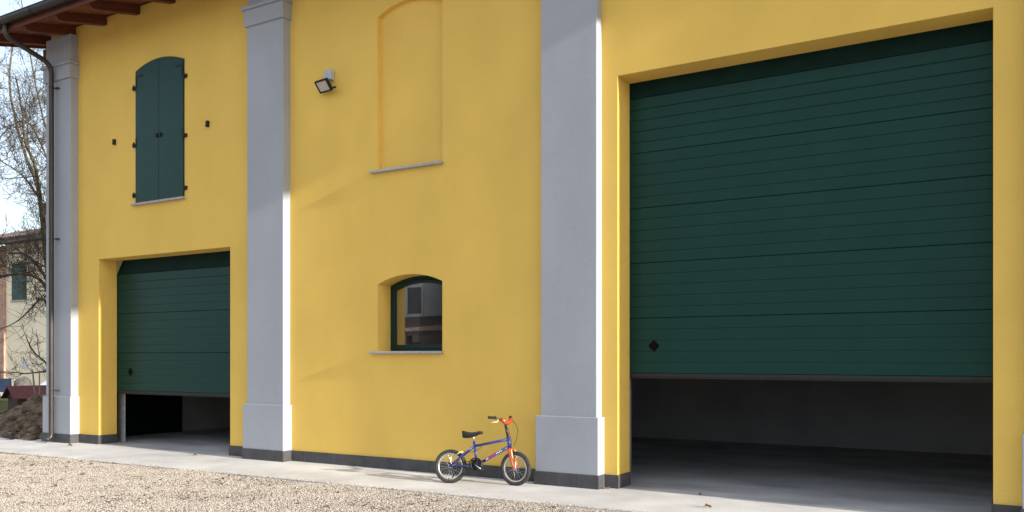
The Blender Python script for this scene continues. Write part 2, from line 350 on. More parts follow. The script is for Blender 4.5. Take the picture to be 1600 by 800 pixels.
# shutters, hinges, stops
SX0, SX1, SXM = -13.775, -12.475, -13.125
apex = arch(SX0, SX1, 4.358, 6.715, .135, 20)
def shutter_leaf(x0, x1):
    top = [(x, z) for x, z in apex[2:] if x0 - 1e-6 <= x <= x1 + 1e-6]
    r = None
    def ztop(x):
        t = sorted(apex[2:]);
        for (xa, za), (xb, zb) in zip(t[:-1], t[1:]):
            if xa - 1e-6 <= x <= xb + 1e-6: return za + (zb - za) * (x - xa) / max(1e-9, xb - xa)
        return t[-1][1] if x > t[-1][0] else t[0][1]
    pts = [(x0, 4.358), (x1, 4.358)] + [(x0 + (x1 - x0) * k / 8, ztop(x0 + (x1 - x0) * k / 8)) for k in range(8, -1, -1)]
    return MB().prism(pts, -.022, .02).build('shutter', 'shutter', B, bevel=.004)
for x0, x1, sgn in ((SX0 + .002, SXM - .004, -1), (SXM + .004, SX1 - .002, 1)):
    lf = shutter_leaf(x0, x1); e = x0 if sgn < 0 else x1
    for z in (6.42, 5.40, 4.50):
        h = MB()
        a, b = sorted((e + sgn*.003, e + sgn*.085))
        h.box(a, b, -.03, .004, z - .028, z + .028); h.tube([(e + sgn*.035, -.032, z - .05), (e + sgn*.035, -.032, z + .05)], .014, 8)
        h.build('hinge', 'black', lf, bevel=.003)
    s1 = MB(); a, b = sorted((e - sgn*.006, e - sgn*.20)); s1.box(a, b, -.027, -.0225, 6.60, 6.635)
    a, b = sorted((e - sgn*.006, e - sgn*.04)); s1.box(a, b, -.027, -.0225, 6.40, 6.598)
    s1.build('strap', 'black', lf)
    s2 = MB(); a, b = sorted((e - sgn*.006, e - sgn*.035)); s2.box(a, b, -.027, -.0225, 5.34, 5.52); s2.build('strap', 'black', lf)
    xm = x1 - .045 if sgn < 0 else x0 + .045
    MB().box(xm - .022, xm + .022, -.05, -.0225, 5.46, 5.53).build('handle', 'black', lf, bevel=.005)
for x, z in ((-14.39, 5.535), (-11.86, 5.515)):
    st = MB().box(x - .026, x + .026, -.045, .004, z - .05, z + .05); st.tube([(x, -.045, z - .03), (x + .004, -.062, z - .045)], .012, 6)
    st.build('shutter_stop', 'black', B, bevel=.006)

# roof, rafters, gutter, downpipe
RX0, RX1, OV = -17.45, 1.75, 1.03
def rz(y): return EAVE + SL * y
rf = MB()
th = .10
for ya, yb in ((-OV, RIDGE_Y), (RIDGE_Y, YB + OV)):
    za, zb = (rz(ya), rz(RIDGE_Y)) if ya < 0 else (rz(RIDGE_Y), rz(-OV))
    rf.xprism([(ya, za + .03), (yb, zb + .03), (yb, zb + .03 + th), (ya, za + .03 + th)], RX0, RX1)
roof = rf.build('roof', 'roof', B)
# soffit boards, one by one
nb = 7
for k in range(nb):
    ya = -OV + (OV - .005) * k / nb; yb = -OV + (OV - .005) * (k + 1) / nb - .004
    MB().xprism([(ya, rz(ya)), (yb, rz(yb)), (yb, rz(yb) + .026), (ya, rz(ya) + .026)], RX0 + .01, RX1 - .01).build('board', 'board', roof)
x = -16.62; 
rafter_me = None
while x < RX1:
    if rafter_me is None:
        yT, yW = -OV + .02, .10
        pf = [(yW, rz(yW) - .001), (yW, rz(yW) - .17), (yT + .20, rz(yT + .20) - .17), (yT + .13, rz(yT + .13) - .165), (yT + .07, rz(yT + .07) - .13), (yT + .045, rz(yT + .045) - .085), (yT, rz(yT) - .07), (yT, rz(yT) - .001)]
        r0 = MB().xprism(pf, -.06, .06).build('rafter', 'wood', roof, bevel=.006); rafter_me = r0
        r0.location.x = x
    else:
        c = link_copy(rafter_me, 'rafter', roof); c.location.x = x
        b = c.modifiers.new('bevel', 'BEVEL'); b.width = .006; b.segments = 2; b.limit_method = 'ANGLE'; b.angle_limit = R(40)
    x += .965
MB().xprism([(-OV - .025, rz(-OV) - .09), (-OV - .002, rz(-OV) - .09), (-OV - .002, rz(-OV) + .12), (-OV - .025, rz(-OV) + .12)], RX0, RX1).build('fascia', 'wood', roof)
for xx in (RX0 - .03, RX1 + .003):
    MB().xprism([(-OV, rz(-OV) - .06), (RIDGE_Y, rz(RIDGE_Y) - .06), (RIDGE_Y, rz(RIDGE_Y) + .1), (-OV, rz(-OV) + .1)], xx, xx + .027).build('verge_board', 'wood', roof)
MB().box(XL - .42, XL - .002, .02, .16, 7.42, 7.66).build('purlin_end', 'wood', roof, bevel=.006)
g = MB(); gy, gz, gr = -OV - .105, 7.735, .085
prof = [(gy + gr*math.cos(a), gz + gr*1.25*math.sin(a)) for a in [math.pi + math.pi*i/12 for i in range(13)]]
inner = [(gy + (gr-.004)*math.cos(a), gz + (gr-.004)*1.25*math.sin(a)) for a in [2*math.pi - math.pi*i/12 for i in range(13)]]
g.xprism(prof + inner, RX0 - .03, RX1 + .03)
g.tube([(RX0 - .03, gy - gr, gz + .004), (RX1 + .03, gy - gr, gz + .004)], .012, 8)
gutter = g.build('gutter', 'gutter', B)
for i in range(20):
    xx = RX0 + .4 + i
    MB().tube([(xx, gy + (gr + .004)*math.cos(a), gz + (gr + .004)*1.25*math.sin(a)) for a in [math.pi + math.pi*i/8 for i in range(9)]], .006, 5).build('bracket', 'gutter', gutter)
dpx = -15.965
def arc3(a, b, c, n=6):
    a, b, c = Vector(a), Vector(b), Vector(c); return [a*(1-t)**2 + b*2*t*(1-t) + c*t*t for t in [i/n for i in range(n+1)]]
dp = MB()
path = [(dpx, gy + .02, gz - gr*1.2)] + arc3((dpx, gy + .02, 7.52), (dpx, gy + .02, 7.44), (dpx, gy + .12, 7.40)) + arc3((dpx, -.40, 7.20), (dpx, -.262, 7.13), (dpx, -.262, 6.98)) + [(dpx, -.262, 3.), (dpx, -.262, .18)] + arc3((dpx, -.262, .14), (dpx, -.262, .06), (dpx, -.34, .045)) + [(dpx, -.37, .04)]
dp.tube(path, .046, 14)
pipe = dp.build('downpipe', 'pipe', B, smooth=True)
for z in (6.72, 3.85, .97):
    MB().tube([(dpx + .05*math.cos(a), -.262 + .05*math.sin(a), z) for a in [2*math.pi*i/16 for i in range(16)]], .006, 5, closed=True).box(dpx - .008, dpx + .1, -.21, -.145, z - .008, z + .008).build('pipe_clip', 'pipe', pipe)

# ------------------------------------------------------------------ floodlight
fl = tag(empty('floodlight', (-9.11, 0, 5.725)), 'black framed LED floodlight on the wall below its grey junction box', 'floodlight')
MB().box(-.075, .075, -.085, .0, .055, .205).build('junction_box', 'box', fl, bevel=.012)
fb = MB(); fb.tube([(0.0, -.05, .056), (0.0, -.05, .01), (.01, -.06, -.04)], .012, 8); fb.tube([(-.08, -.075, -.02), (.09, -.075, -.02)], .012, 8); fb.build('arm', 'steel', fl)
Mx = Matrix.Translation((-.035, -.13, -.045)) @ Matrix.Rotation(R(-8), 4, 'Z') @ Matrix.Rotation(R(38), 4, 'X')
hs = MB().box(-.135, .135, .004, .035, -.095, .095, Mx)
for a in ((-.135, .135, .073, .095), (-.135, .135, -.095, -.073), (-.135, -.113, -.0729, .0729), (.113, .135, -.0729, .0729)): hs.box(a[0], a[1], -.014, .0035, a[2], a[3], Mx)
hs.build('housing', 'black', fl, bevel=.004)
MB().box(-.1125, .1125, -.004, .0035, -.0725, .0725, Mx).build('led_panel', 'led', fl)
sn = MB(); Ms = Matrix.Translation((.165, -.13, -.10))
sn.tube([Ms @ Vector((.04*math.cos(t), .028*math.sin(t), .012*math.sin(t))) for t in [2*math.pi*i/14 for i in range(14)]], .013, 7, closed=True); sn.tube([(.10, -.13, -.085), (.135, -.13, -.095)], .014, 6)
sn.build('bracket', 'black', fl, smooth=True)

# ------------------------------------------------------------------ bicycle (x forward, y left, z up; leans left on its stand)
bk = tag(empty('bicycle', (-6.445, -.66, GZ - .006), math.atan2(.23, .83)), 'small blue child\'s bicycle with red fork and black saddle against the yellow wall', 'bicycle')
bk.scale = (1.035,)*3; bk.rotation_mode = 'XYZ'; bk.rotation_euler = (R(-7), 0, math.atan2(.23, .83))
WR, WB = .208, .845
def wheel(name, par, ctr, steer=None):
    cx, cz = ctr; Q = steer or Matrix.Identity(4)
    n = 48; tr = .023
    t = MB().tube([Q @ Vector((cx + (WR - tr)*math.cos(2*math.pi*i/n), 0, cz + (WR - tr)*math.sin(2*math.pi*i/n))) for i in range(n)], tr, 10, closed=True)
    for i in range(n):                                        # tread knobs
        a = 2*math.pi*i/n
        for s_ in (-.012, .012):
            c0 = Q @ Vector((cx + (WR - .002)*math.cos(a + s_*.8/WR), s_, cz + (WR - .002)*math.sin(a + s_*.8/WR)))
            m = Matrix.Translation(c0) @ Q.to_3x3().to_4x4() @ Matrix.Rotation(-a, 4, 'Y')
            t.box(-.004, .004, -.008, .008, -.008, .008, m)
    ty = t.build(name, 'tyre', par, smooth=False)
    r = MB(); rr = WR - 2*tr - .004
    for off in (-.009, .009): r.tube([Q @ Vector((cx + rr*math.cos(2*math.pi*i/n), off, cz + rr*math.sin(2*math.pi*i/n))) for i in range(n)], .0095, 6, closed=True)
    r.build('rim', 'rim', ty, smooth=True)
    sp = MB()
    for i in range(24):
        a = 2*math.pi*i/24; b = a + (.9 if i % 4 < 2 else -.9); y = .025 if i % 2 else -.025
        sp.tube([Q @ Vector((cx + .018*math.cos(b), y, cz + .018*math.sin(b))), Q @ Vector((cx + rr*math.cos(a), 0, cz + rr*math.sin(a)))], .0014, 4)
    sp.build('spokes', 'rim', ty)
    MB().tube([Q @ Vector((cx, -.045, cz)), Q @ Vector((cx, -.03, cz)), Q @ Vector((cx, -.029, cz)), Q @ Vector((cx, .029, cz)), Q @ Vector((cx, .03, cz)), Q @ Vector((cx, .045, cz))], [.008, .008, .02, .02, .008, .008], 10).build('hub', 'steel', ty)
    return ty
wheel('wheel', bk, (0, WR))
HT, HB = Vector((.732, 0, .592)), Vector((.765, 0, .460))       # head tube
ax = (HT - HB).normalized(); 
steer = Matrix.Translation(HB) @ Matrix.Rotation(R(-16), 4, ax) @ Matrix.Translation(-HB)
wheel('wheel', bk, (WB, WR), steer)
BB = Vector((.345, 0, .235)); ST = Vector((.30, 0, .485))
fr = MB()
fr.tube([HB + ax*-.005, HT + ax*.005], .022, 12)
fr.tube([HT - ax*.03, ST - Vector((.005, 0, .02))], .0165, 10); fr.tube([HB + ax*.02, BB], .0185, 10); fr.tube([BB, ST + Vector((-.003, 0, .04))], .0155, 10)
fr.tube([BB + Vector((0, -.035, 0)), BB + Vector((0, .035, 0))], .024, 10)
for s_ in (-1, 1):
    fr.tube([BB + Vector((-.01, s_*.02, 0)), (.20, s_*.045, WR + .012), (0, s_*.052, WR)], .0115, 8)
    fr.tube([ST + Vector((0, s_*.012, -.02)), (.19, s_*.04, .375), (0, s_*.052, WR)], .0095, 8)
fr.tube([(.19, -.04, .375), (.19, .04, .375)], .007, 6)
frame = fr.build('frame', 'bike_blue', bk, smooth=True)
d = (HB + ax*.02 - BB); 
for k in range(11):                                          # printed lettering strokes on the down tube
    t0 = .30 + k*.045; p0 = BB + d*t0; 
    mm = Matrix.Translation(p0 + Vector((0, -.0188, 0))) @ Matrix.Rotation(-math.atan2(d.z, d.x), 4, 'Y') @ Matrix.Rotation(R(20 if k % 2 else -14), 4, 'Y')
    MB().box(-.0045, .0045, -.0005, .0012, -.009, .009, mm).build('decal', 'decal_white' if k > 6 or k < 2 else 'decal_red', frame)
sp_ = MB().tube([ST + Vector((-.003, 0, .04)), ST + Vector((-.024, 0, .13))], .0125, 10); sp_.build('seatpost', 'steel', bk, smooth=True)
sd_ = MB(); rows = []
for i in range(13):                                          # saddle: wide rear, narrow nose
    t = i/12; xx = .150 + .255*t; wdt = .068*(1 - t)**.8 + .017 if t > .12 else .055 + .25*t
    top = .648 - .018*math.sin(math.pi*min(1, t*1.2)) ; dp_ = .060*(1 - t) + .026
    rows.append([(xx, wdt*math.cos(a), top - (dp_ if math.sin(a) < 0 else .022) * (-math.sin(a)) if math.sin(a) < 0 else top - .0 + .008*math.sin(a)) for a in [2*math.pi*j/14 for j in range(14)]])
n = 14; sd_.add([p for r in rows for p in r], [(i*n + j, i*n + (j+1) % n, (i+1)*n + (j+1) % n, (i+1)*n + j) for i in range(12) for j in range(n)] + [tuple(range(n)), tuple(12*n + j for j in range(n))])
sd_.build('saddle', 'saddle', bk, smooth=True)
def T(p): return steer @ Vector(p)
fk = MB(); 
for s_ in (-1, 1):
    fk.tube([T(HB + Vector((0, s_*.012, -.005))), T((HB.x + .008, s_*.046, HB.z - .03)), T((WB - .02, s_*.05, WR + .06)), T((WB, s_*.05, WR))], [.014, .0155, .0135, .011], 10)
fk.tube([T((HB.x + .008, -.046, HB.z - .028)), T((HB.x + .008, .046, HB.z - .028))], .014, 8)
fk.build('fork', 'bike_red', bk, smooth=True)
br = MB()
for s_ in (-1, 1): br.tube([T((HB.x + .04, s_*.042, HB.z - .02)), T((HB.x + .062, s_*.046, HB.z - .125))], [.009, .012], 8)
for s_ in (-1, 1): br.tube([(.075, s_*.04, .35), (.15, s_*.045, .40)], [.009, .007], 8)
br.build('brake_arm', 'bike_yellow', bk, smooth=True)
st_ = MB(); S0 = HT + ax*.005; S1 = HT + ax*.150
st_.tube([T(S0), T(S1)], .0155, 10); st_.tube([T(S1), T(S1 + Vector((.02, 0, .015)))], .017, 8); st_.build('stem', 'saddle', bk, smooth=True)
BC = S1 + Vector((.02, 0, .02))
hb_ = MB()
bar = [(-.10, -.265, .075), (-.055, -.18, .07), (-.02, -.11, .05), (0, -.05, .0), (0, .05, .0), (-.02, .11, .05), (-.055, .18, .07), (-.10, .265, .075)]
hb_.tube([T(BC + Vector(b)) for b in bar], .0105, 8)
hbar = hb_.build('handlebar', 'saddle', bk, smooth=True)
MB().tube([T(BC + Vector((-.004, -.115, .052))), T(BC + Vector((.004, -.05, .008))), T(BC + Vector((.004, .05, .008))), T(BC + Vector((-.004, .115, .052)))], .024, 10).build('handlebar_pad', 'bike_red', hbar, smooth=True)
for s_ in (-1, 1):
    MB().tube([T(BC + Vector((-.055, s_*.18, .07))), T(BC + Vector((-.058, s_*.186, .0702))), T(BC + Vector((-.102, s_*.268, .0752)))], [.024, .0165, .0165], 10).build('grip', 'rubber', hbar, smooth=True)
    MB().tube([T(BC + Vector((-.03, s_*.15, .055))), T(BC + Vector((-.03, s_*.175, .02))), T(BC + Vector((-.075, s_*.25, .015)))], [.007, .008, .007], 6).build('brake_lever', 'bike_yellow' if s_ < 0 else 'saddle', hbar, smooth=True)
cb = MB(); 
cb.tube(arc3(T(BC + Vector((-.03, .15, .05))), T(BC + Vector((.16, .12, -.05))), T(HB + Vector((.04, .02, .02))), 10), .0035, 5)
cb.tube(arc3(T(BC + Vector((-.03, -.15, .05))), T(BC + Vector((.13, -.10, -.02))), T(HB + Vector((.03, -.02, .0))), 10), .0035, 5)
cb.tube(arc3(ST + Vector((.12, -.012, .02)), (.36, -.03, .36), (.17, -.03, .40), 10), .003, 5)
cb.build('brake_cable', 'rubber', bk, smooth=True)
ch = MB(); n = 28
ch.tube([(BB.x + .062*math.cos(2*math.pi*i/n), -.045, BB.z + .062*math.sin(2*math.pi*i/n)) for i in range(n)], .009, 6, closed=True)
for k in range(5): ch.tube([(BB.x, -.045, BB.z), (BB.x + .06*math.cos(k*1.2566), -.045, BB.z + .06*math.sin(k*1.2566))], .006, 5)
ch.tube([(BB.x, -.06, BB.z), (BB.x, .06, BB.z)], .012, 8)
cring = ch.build('chainring', 'saddle', bk, smooth=True)
cg = MB(); cg.prism([(BB.x + .074*math.cos(2*math.pi*i/20), BB.z + .074*math.sin(2*math.pi*i/20)) for i in range(20)], -.040, -.036); cg.tube([(BB.x + .085*math.cos(a), -.052, BB.z + .085*math.sin(a)) for a in [R(-60 + 250*i/18) for i in range(19)]], .009, 6)
cg.tube([(BB.x + .085*math.cos(R(190)), -.052, BB.z + .085*math.sin(R(190))), (.12, -.054, WR - .01)], .008, 6); cg.build('chain_guard', 'saddle', bk, smooth=True)
for s_ in (1, -1):
    e = BB + Vector((.095*s_*.85, -s_*.07, -.095*s_*.55)); cr = MB().tube([BB + Vector((0, -s_*.06, 0)), e], [.010, .009], 8).build('crank', 'steel', bk, smooth=True)
    MB().box(e.x - .035, e.x + .035, min(e.y - s_*.008, e.y - s_*.075), max(e.y - s_*.008, e.y - s_*.075), e.z - .010, e.z + .010).build('pedal', 'rubber', cr, bevel=.004)
cn = MB(); 
for dz in (.058, -.058): cn.tube([(BB.x, -.045, BB.z + dz), (0, -.045, WR + dz*.5)], .0035, 5)
cn.build('chain', 'black', bk)
MB().tube([(.03, .05, WR - .015), (.05, .06, WR - .07), (-.03, .085, .012)], [.008, .008, .007], 8).build('kickstand', 'black', bk, smooth=True)
MB().tube([(.11, -.052, WR - .10), (.10, -.055, WR - .03), (.03, -.052, WR)], [.008, .01, .008], 6).build('chain_tensioner', 'black', bk)

# ------------------------------------------------------------------ left background: mound, kennel, house
def vnoise(x, y, s): 
    from mathutils import noise
    return noise.noise(Vector((x*s, y*s, s*7.3)))
mb_ = MB(); NX, NY = 130, 90; x0, x1, y0, y1 = -25.5, -16.42, -.55, 5.2
for j in range(NY + 1):
    for i in range(NX + 1):
        xx = x0 + (x1 - x0)*i/NX; yy = y0 + (y1 - y0)*j/NY
        ed = min(1, max(0, (xx - x0)/1.6)) * min(1, max(0, (x1 - xx)/.5)**.6 if x1 > xx else 0) * min(1, max(0, (yy - y0)/1.5)**.8 if yy > y0 else 0) * min(1, max(0, (y1 - yy)/1.8))
        hgt = .66*math.exp(-((xx + 18.2)/1.55)**2 - ((yy - 1.3)/1.4)**2) + .16*math.exp(-((xx + 20.5)/2.0)**2 - ((yy - 1.2)/1.5)**2)
        nz = .12*vnoise(xx, yy, 1.3) + .10*vnoise(xx, yy, 3.4) + .08*vnoise(xx, yy, 8) + .04*vnoise(xx, yy, 19)
        mb_.v.append((xx + .05*vnoise(xx, yy, 5), yy, max(-.13, -.11 + ed*(hgt + .12 + nz*(.5 + hgt*1.3)))))
for j in range(NY):
    for i in range(NX): a = j*(NX + 1) + i; mb_.f.append((a, a + 1, a + NX + 2, a + NX + 1))
mound = tag(mb_.build('dirt_mound', 'dirt'), 'heap of bare brown earth left of the downpipe corner', 'mound')
def clod(mbx, c, r, seed):
    from mathutils import noise
    bm = bmesh.new(); bmesh.ops.create_icosphere(bm, subdivisions=2, radius=1)
    vs = []
    for vv in bm.verts:
        k = 1 + .35*noise.noise(vv.co*1.7 + Vector((seed*3.1, seed, 0))); vs.append((c[0] + vv.co.x*r*k*1.2, c[1] + vv.co.y*r*k, c[2] + vv.co.z*r*k*.8))
    mbx.add(vs, [tuple(q.index for q in f.verts) for f in bm.faces]); bm.free()
deps = bpy.context.evaluated_depsgraph_get()
cl = MB()
for k in range(420):
    xx = random.uniform(-22.5, -16.8); yy = random.uniform(-.3, 2.2)
    i = int((xx - x0)/(x1 - x0)*NX); j = int((yy - y0)/(y1 - y0)*NY); zz = mb_.v[j*(NX + 1) + i][2]
    if zz > -.08: clod(cl, (xx, yy, zz), random.choice((.03, .04, .05, .06, .08, .12)), k)
o = cl.build('clods', 'dirt', mound, smooth=False); o['kind'] = 'stuff'

kn = tag(empty('dog_kennel', (-26.3, 4.7, -.1), R(80)), 'low dog kennel with dark red roof behind the earth heap', 'kennel')
kl, kw, kh, kr = 1.9, .46, .50, .80
MB().box(.02, kl - .02, -kw + .06, kw - .06, 0, kh).build('body', 'kennelwood', kn)
gb = MB()
for xx in (.0, kl - .03): gb.xprism([(-kw + .06, kh - .02), (kw - .06, kh - .02), (0, kr - .05)], xx, xx + .03)
gb.build('gable', 'kennelwood', kn)
rk = MB()
for s_ in (-1, 1): rk.xprism([(0, kr), (s_*(kw + .06), kh - .06), (s_*(kw + .06), kh - .03), (0, kr + .035)], -.14, kl + .14)
rk.build('roof', 'redroof', kn)

hs_ = tag(empty('cream_house', (-44.9, 15.6, 0), R(-2)), 'cream plastered house with green shutters behind the bare tree', 'house')
MB().box(-1.85, 14, 0, 9, -.2, 7.55).build('wall', 'cream', hs_)
MB().box(-12, -1.853, -.12, 9, -.2, 7.5).build('wing', 'pink', hs_)
hr = MB(); hr.xprism([(-.75, 7.50), (4.5, 9.1), (4.5, 9.3), (-.75, 7.70)], -12.4, 14.4).xprism([(4.5, 9.1), (9.75, 7.5), (9.75, 7.7), (4.5, 9.3)], -12.4, 14.4)
hroof = hr.build('roof', 'far_roof', hs_)
te = MB().tube([(0, -.80, 7.72), (0, 4.5, 9.34)], .085, 8).build('roof_tile', 'far_roof', hroof); te.location.x = -12
for k in range(1, 100):
    c = link_copy(te, 'roof_tile', hroof); c.location.x = -12 + k*.26
MB().box(-.5, 1.3, 1.2, 2.0, 7.9, 9.5).box(-.6, 1.4, 1.1, 2.1, 9.5, 9.65).build('chimney', 'pink', hroof)
MB().tube([(-12.4, -.80, 7.48), (14.4, -.80, 7.48)], .07, 8).build('gutter', 'gutter', hs_)
for x0_ in (-1.2, 3.4, 7.4):
    for s_ in (0, 1):
        lf = MB().box(x0_ + s_*.70 + .005, x0_ + s_*.70 + .695, -.05, -.002, 4.6, 6.5)
        for q in range(18): lf.box(x0_ + s_*.70 + .08, x0_ + s_*.70 + .62, -.065, -.0505, 4.7 + q*.098, 4.755 + q*.098)
        lf.build('shutter', 'far_shutter', hs_)
    MB().box(x0_ - .08, x0_ + 1.48, -.08, -.003, 4.5, 4.59).build('sill', 'sill', hs_)
MB().box(-.10, .42, -.03, -.002, 1.02, 1.5).build('plaque', 'plaque', hs_)
MB().box(2.3, 3.2, -.04, -.002, -.1, 2.1).build('door', 'kennelwood', hs_)
# more of the street side of the pink wing
for z in (1.2, 4.6): MB().box(-7, -5.6, -.16, -.122, z, z + 1.7).build('shutter', 'far_shutter', hs_)

for i, (xx, yy, lab) in enumerate(((-44.35, 13.3, 'navy blue plastic crate farthest left on the pale path'), (-43.9, 13.55, 'navy blue plastic crate in the middle of the row on the pale path'), (-43.45, 13.8, 'navy blue plastic crate beside the grey sack on the pale path'))):
    cr = MB(); cr.box(-.21, .21, -.21, .21, 0, .03)
    for a in ((-.21, .21, -.21, -.18), (-.21, .21, .18, .21), (-.21, -.18, -.179, .179), (.18, .21, -.179, .179)): cr.box(*a, .031, .66)
    for z in (.12, .3, .48, .64): cr.box(-.225, .225, -.225, -.211, z - .02, z + .02); cr.box(.211, .225, -.21, .21, z - .02, z + .02); cr.box(-.225, -.211, -.21, .21, z - .02, z + .02)
    cr = cr.build('plastic_crate', 'blue', bevel=.008); cr.location = (xx, yy, -.12); cr.rotation_euler.z = R(30); tag(cr, lab, 'crate', 'blue crates by the far house')
def lump(name, m, loc, sc, seed, amp=.25, floor=-.5):
    from mathutils import noise
    bm = bmesh.new(); bmesh.ops.create_icosphere(bm, subdivisions=4, radius=1)
    for vv in bm.verts:
        k = 1 + amp*noise.noise(vv.co*1.6 + Vector((seed, 0, 0))) + amp*.35*noise.noise(vv.co*5 + Vector((0, seed, 0)))
        vv.co *= k; vv.co.z = max(vv.co.z, floor)
        vv.co = Vector((vv.co.x*sc[0], vv.co.y*sc[1], (vv.co.z - floor)*sc[2]))
    me = bpy.data.meshes.new(name); bm.to_mesh(me); bm.free(); me.materials.append(M[m])
    for p in me.polygons: p.use_smooth = True
    o = bpy.data.objects.new(name, me); C.objects.link(o); o.location = loc; return o
tag(lump('sack', 'sack', (-42.75, 14.3, -.12), (.45, .4, .47), 3.3), 'bulging dark grey sack beside the blue crates', 'sack')
tag(lump('covered_bundle', 'sheet', (-32.1, 9.35, -.1), (.62, .5, .52), 8.1), 'bundle under pale blue plastic sheet behind the kennel', 'bundle')
for pts, lab in (([(-20.74, 2.22, .1), (-20.78, 2.2, .75), (-20.82, 2.17, 1.30)], 'tall thin leaning stake in front of the kennel roof'), ([(-23.63, 3.98, -.1), (-23.63, 3.98, 1.23)], 'short upright stake by the blue covered bundle')):
    o = MB().tube(pts, [.022] * (len(pts) - 1) + [.016], 7).build('wooden_stake', 'stake'); tag(o, lab, 'stake', 'stakes by the kennel')
pot = MB()
PR = [(.0, .0), (.045, 0), (.062, .13), (.07, .13), (.07, .15), (.06, .15), (.044, .01), (0, .01)]; n = 16
vs = [(z - .07, r*math.cos(2*math.pi*j/n), .066 + r*math.sin(2*math.pi*j/n)) for r, z in PR for j in range(n)]
pot.add(vs, [(i*n + j, i*n + (j+1) % n, (i+1)*n + (j+1) % n, (i+1)*n + j) for i in range(len(PR) - 1) for j in range(n)])
o = pot.build('plant_pot', 'rubber'); o.location = (-17.22, -.36, GZ + .002); o.rotation_euler.z = R(25); tag(o, 'small black pot lying at the foot of the earth heap', 'pot')

# dry leaves
def dry_leaf(loc, s, lab, rz_):
    s *= .75
    m = MB(); nx = 7
    for i in range(nx):
        t = i/(nx - 1); wd = s*.42*math.sin(math.pi*(.06 + .9*t))**.8
        for q in (-1, 0, 1): m.v.append((s*(t - .5), q*wd, s*(.10 + .32*abs(q) - .25*t*(1 - t) + .12*math.sin(5*t + q)) ))
    for i in range(nx - 1):
        for q in range(2): a = i*3 + q; m.f.append((a, a + 1, a + 4, a + 3))
    m.tube([(-s*.5, 0, s*.1), (-s*.8, 0, s*.06)], .0025, 4)
    o = m.build('dry_leaf', 'leaf'); sol = o.modifiers.new('s', 'SOLIDIFY'); sol.thickness = .0015
    o.location = (loc[0], loc[1], GZ + .001); o.rotation_euler.z = rz_; tag(o, lab, 'leaf', 'dry leaves on the concrete')
dry_leaf((-15.05, -.45, 0), .10, 'curled dry leaf in front of the corner pilaster', .4)
dry_leaf((-11.85, -.28, 0), .075, 'dry leaf in front of the small garage door', 1.2)
dry_leaf((-4.47, -.10, 0), .09, 'dry leaf caught between grey pilaster and large door jamb', 1.5)
dry_leaf((-3.00, -.72, 0), .09, 'dry leaf on sunlit concrete before the large door', .2)
dry_leaf((-3.35, .05, 0), .06, 'dry leaf just inside the large garage doorway', 2.2)

# ------------------------------------------------------------------ bare trees
def tree(name, label, limbs, seed, twig_levels, group='bare trees behind the building', trunk=None, dens=1.0):
    rnd = random.Random(seed); root = tag(empty(name, limbs[0][0][0]), label, 'tree', group); base = Vector(limbs[0][0][0])
    tk = MB(); cw = MB()
    def rv(): return Vector((rnd.gauss(0, 1), rnd.gauss(0, 1), rnd.gauss(0, 1))).normalized()
    def grow(p, d, L, r, lev):
        n = 5 if lev > 0 else 4; pts = [p.copy()]; q = p.copy(); dd = d.copy()
        for i in range(n):
            dd = (dd + rv()*.24 + Vector((0, 0, .06))).normalized(); q = q + dd*(L/n); pts.append(q.copy())
        mbx = tk if r > .024 else cw
        mbx.tube([x_ - base for x_ in pts], [r*(1 - .62*i/n) for i in range(n + 1)], 6 if r > .03 else (4 if r > .012 else 3), cap=False)
        if lev > 0: spawn(pts, r, L, lev)
    def spawn(pts, r, L, lev):
        k = int((7 if lev > 2 else 8 if lev == 2 else 6) * dens)
        for i in range(k):
            t = (i + rnd.random())/k*.85 + .15; s_ = t*(len(pts) - 1); a = min(int(s_), len(pts) - 2)
            p = pts[a].lerp(pts[a + 1], s_ - a); d = (pts[a + 1] - pts[a]).normalized()
            nd = (d*.55 + rv()*.85 + Vector((0, 0, .10))).normalized()
            rr = max(.0065, r*(1 - .55*t)*rnd.uniform(.34, .55)); grow(p, nd, max(.28, L*rnd.uniform(.34, .55)), rr, lev - 1)
    for pts, r0, r1, lev in limbs:
        P_ = [Vector(p) for p in pts]; Q_ = []
        for i in range(len(P_) - 1):
            for t in (0, .25, .5, .75): 
                a = P_[max(i-1, 0)]; b = P_[i]; c = P_[i+1]; d = P_[min(i+2, len(P_)-1)]
                Q_.append(.5*((2*b) + (c - a)*t + (2*a - 5*b + 4*c - d)*t*t + (3*b - a - 3*c + d)*t**3))
        Q_.append(P_[-1]); n = len(Q_)
        tk.tube([x_ - base + rv()*.01 for x_ in Q_], [r0 + (r1 - r0)*i/(n - 1) for i in range(n)], 8)
        LL = sum((Q_[i+1] - Q_[i]).length for i in range(n - 1))
        if lev: spawn(Q_, (r0 + r1)/2, min(LL, 4.), lev)
    tk.build('trunk', 'bark', root, smooth=True); c = cw.build('crown', 'twig', root)
    return root
B0 = (-24.2, 4.9, -.1)
